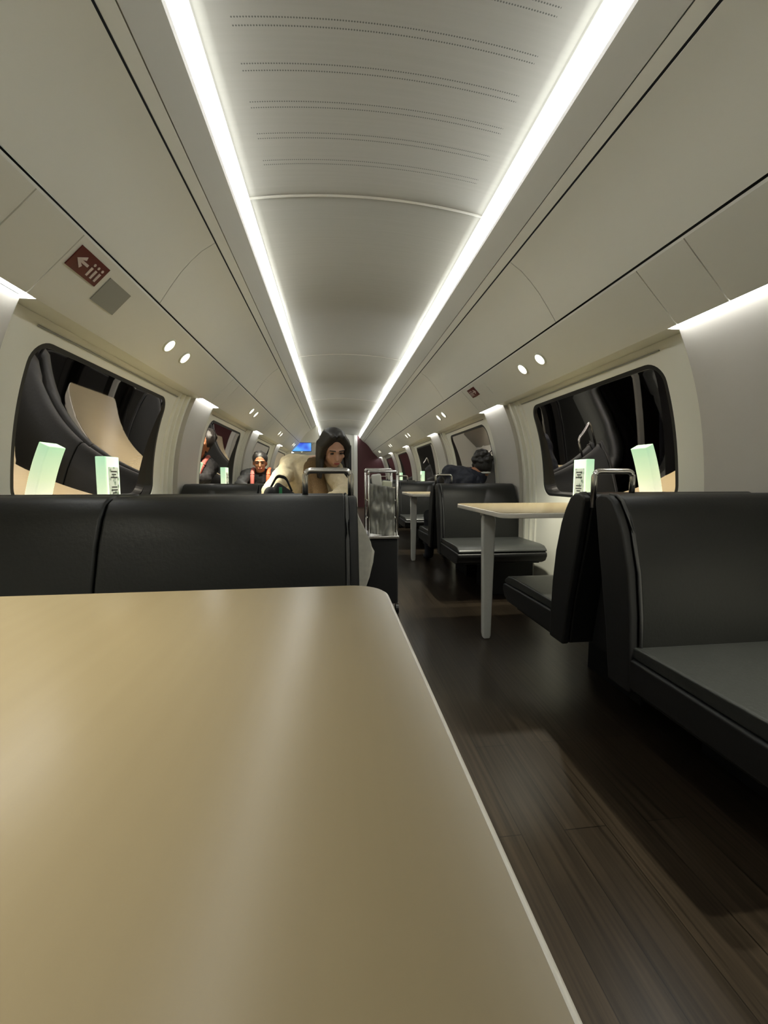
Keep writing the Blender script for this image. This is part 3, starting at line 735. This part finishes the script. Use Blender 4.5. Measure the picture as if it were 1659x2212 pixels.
build_person('person', 'person in a dark navy jacket with short black hair, slumped toward the right windows', dict(
    hip=(1.22, 3.90, .56), shL=(1.15, 4.00, .985), shR=(1.46, 4.02, .95), head=(1.485, 4.06, 1.075),
    elL=(1.10, 4.26, .86), wrL=(1.18, 4.48, .83), hdL=(1.24, 4.54, .82), elR=(1.50, 4.24, .85), wrR=(1.34, 4.50, .83), hdR=(1.28, 4.56, .82),
    hpL=(1.12, 3.92, .54), hpR=(1.31, 3.92, .54), knL=(1.04, 4.42, .52), knR=(1.26, 4.42, .52), anL=(1.04, 4.42, .09), anR=(1.26, 4.42, .09), toe=(0, .15, -.04), floor=.43),
    M['skin_tan'], M['navy'], M['denim'], man_parts, (math.radians(190), math.radians(18), 0), 'afro')
def third_parts(W, rot, V):
    out = []
    for q, m in (('L', M['orange']), ('R', M['salmon'])):
        bm = bmesh.new(); s = V['sh'+q]; n = (V['shL']+V['shR'])/2
        a = lerp(s, n, .45)
        tube(bm, round_path([a + Vector((0, .10, -.02)), a + Vector((0, 0, .088)), a + Vector((0, -.10, .02)), a + Vector((0, -.16, -.22))], .04), .026, 8); out.append(('strap', bm, m, dict(smooth=True)))
    return out
build_person('person', 'person in a black top with salmon and orange straps seated at the far left', dict(
    hip=(-.92, 5.38, .56), shL=(-.74, 5.30, .97), shR=(-1.09, 5.30, .97), head=(-.915, 5.20, 1.125),
    elL=(-.68, 5.05, .86), wrL=(-.78, 4.86, .83), hdL=(-.84, 4.80, .82), elR=(-1.13, 5.05, .86), wrR=(-1.03, 4.86, .84), hdR=(-.97, 4.80, .83),
    hpL=(-.83, 5.30, .54), hpR=(-1.01, 5.30, .54), knL=(-.82, 4.86, .52), knR=(-1.02, 4.86, .52), anL=(-.82, 4.84, .09), anR=(-1.02, 4.84, .09), toe=(0, -.15, -.04), floor=.43),
    M['skin_tan'], M['black'], M['denim'], third_parts, (math.radians(8), math.radians(12), 0), 'short')

# ------------------------------------------------------------------ loose things
# black bag with a green tag on the left table
e = empty('shoulder_bag', (-.285, 2.18, .768)); e.scale = (.5, .7, .98); tag(e, 'black bag with a green tag on the table beside the cream coat', 'bag')
bm = bmesh.new(); limb(bm, (-.10, 0, .075), (.10, .02, .06), .072, .060, .75); limb(bm, (-.02, .0, .10), (.13, .02, .05), .05, .045); obj('bag_body', bm, M['black'], e, remesh=.008, smooth_it=3)
bm = bmesh.new(); tube(bm, round_path([(-.10, .01, .12), (-.03, .01, .185), (.06, .01, .175), (.12, .01, .10)], .03), .009, 8); obj('strap', bm, M['black'], e, smooth=True)
obj('tag', boxbm(.0, .03, -.062, -.055, .085, .125), M['green'], e, bevel=.002)
# cream cloth lying over the bench end by the aisle
bm = bmesh.new(); prof = [(.069, .83), (.080, .80), (.100, .755), (.120, .715), (.131, .688), (.126, .65), (.112, .60), (.096, .55), (.084, .50), (.069, .49)]
N = 10; rows = []
for j in range(N+1):
    y = 1.375 + .14*j/N; k = 1 - .30*(j/N)**1.5
    rows.append([bm.verts.new((.0695 + (x-.0695)*k*(1 + .12*math.sin(j*1.7 + i)) if i not in (0, len(prof)-1) else .0695, y, z + .006*math.sin(j*1.1 + i*.6))) for i, (x, z) in enumerate(prof)])
for a, b in zip(rows, rows[1:]):
    for i in range(len(prof)-1): bm.faces.new((a[i], a[i+1], b[i+1], b[i]))
    bm.faces.new((a[-1], a[0], b[0], b[-1]))
bm.faces.new(rows[0][::-1]); bm.faces.new(rows[-1])
o = obj('draped_cloth', bm, M['sheet'], bevel=.004)
tag(o, 'pale cloth hanging over the aisle end of the left bench', 'cloth')

# service trolley standing in the aisle
def trolley(x0, x1, y0, y1):
    c = Vector(((x0+x1)/2, (y0+y1)/2, 0)); e = empty('service_trolley', c); tag(e, 'metal framed trolley with a black lower cabinet standing in the aisle', 'trolley')
    def add(nm, bm, m, par=e, **k):
        for v in bm.verts: v.co -= c
        return obj(nm, bm, m, par, **k)
    add('cabinet', boxbm(x0, x1, y0, y1, .07, .52), M['black'], bevel=.012)
    add('shelf_edge', boxbm(x0-.005, x1+.005, y0-.006, y1+.005, .525, .545), M['chrome'], bevel=.004)
    for x in (x0+.008, x1-.008):
        for y, h in ((y0+.01, .98), (y1-.01, 1.0)):
            bm = bmesh.new(); tube(bm, [(x, y, .54), (x, y, h)], .008, 10); add('post', bm, M['chrome'], smooth=True)
            bm = bmesh.new(); bmesh.ops.create_cone(bm, cap_ends=True, segments=16, radius1=.035, radius2=.035, depth=.02, matrix=Matrix.Translation((x, y, .035)) @ Matrix.Rotation(PI/2, 4, 'Y')); add('wheel', bm, M['rubber'])
            bm = bmesh.new(); tube(bm, [(x, y, .035), (x, y, .075)], .012, 8); add('caster_fork', bm, M['chrome'])
    for y, z in ((y0+.01, .98), (y1-.01, 1.0)):
        bm = bmesh.new(); tube(bm, round_path([(x0+.008, y, z-.02), (x0+.008, y, z), (x1-.008, y, z), (x1-.008, y, z-.02)], .012), .009, 10); add('handle_bar', bm, M['chrome'], smooth=True)
    for z in (.66, .78):
        for x in (x0+.008, x1-.008):
            bm = bmesh.new(); tube(bm, [(x, y0+.01, z), (x, y1-.01, z)], .005, 8); add('side_rail', bm, M['chrome'], smooth=True)
    # crumpled lining hung inside the frame
    bm = bmesh.new(); G = 26
    g = [[bm.verts.new((lerp(x0+.02, x1-.02, i/G), y0 + .04 + .03*noise.noise(Vector((i*.35, j*.2, 1))), lerp(.56, .90, j/G) - .03*(i/G))) for i in range(G+1)] for j in range(G+1)]
    for a, b in zip(g, g[1:]):
        for i in range(G): bm.faces.new((a[i], a[i+1], b[i+1], b[i]))
    o = add('lining', bm, M['plastic'], smooth=True); o.modifiers.new('solid', 'SOLIDIFY').thickness = .004
    return e
trolley(.215, .425, 2.72, 3.02)
for i, (x, y, z, a) in enumerate(((.365, 2.90, .862, .2), (.30, 2.90, .875, -.3))):
    bm = bmesh.new(); box(bm, -.035, .035, -.02, .02, 0, .055 if i == 0 else .09); o = obj('packet', bm, M['packet'] if i == 0 else M['white'], bevel=.012); o.location = (x, y, z); o.rotation_euler = (0, a*.4, a)
    tag(o, ('yellowish packet lying in the top of the trolley', 'white upright packet in the top of the trolley')[i], 'packet')

# blue menu screens beyond the header on the left
e = empty('display_screen', (-.92, 9.98, 1.67)); tag(e, 'bright blue display screen hanging behind the bowed head on the left', 'screen')
obj('screen_panel', boxbm(-.36, .36, -.012, 0, -.10, .09), M['screen'], e); obj('casing', boxbm(-.37, .37, .001, .04, -.11, .10), M['rubber'], e, bevel=.004)
obj('bracket', boxbm(-.02, .02, .0, .03, .10, .16), M['rubber'], e)
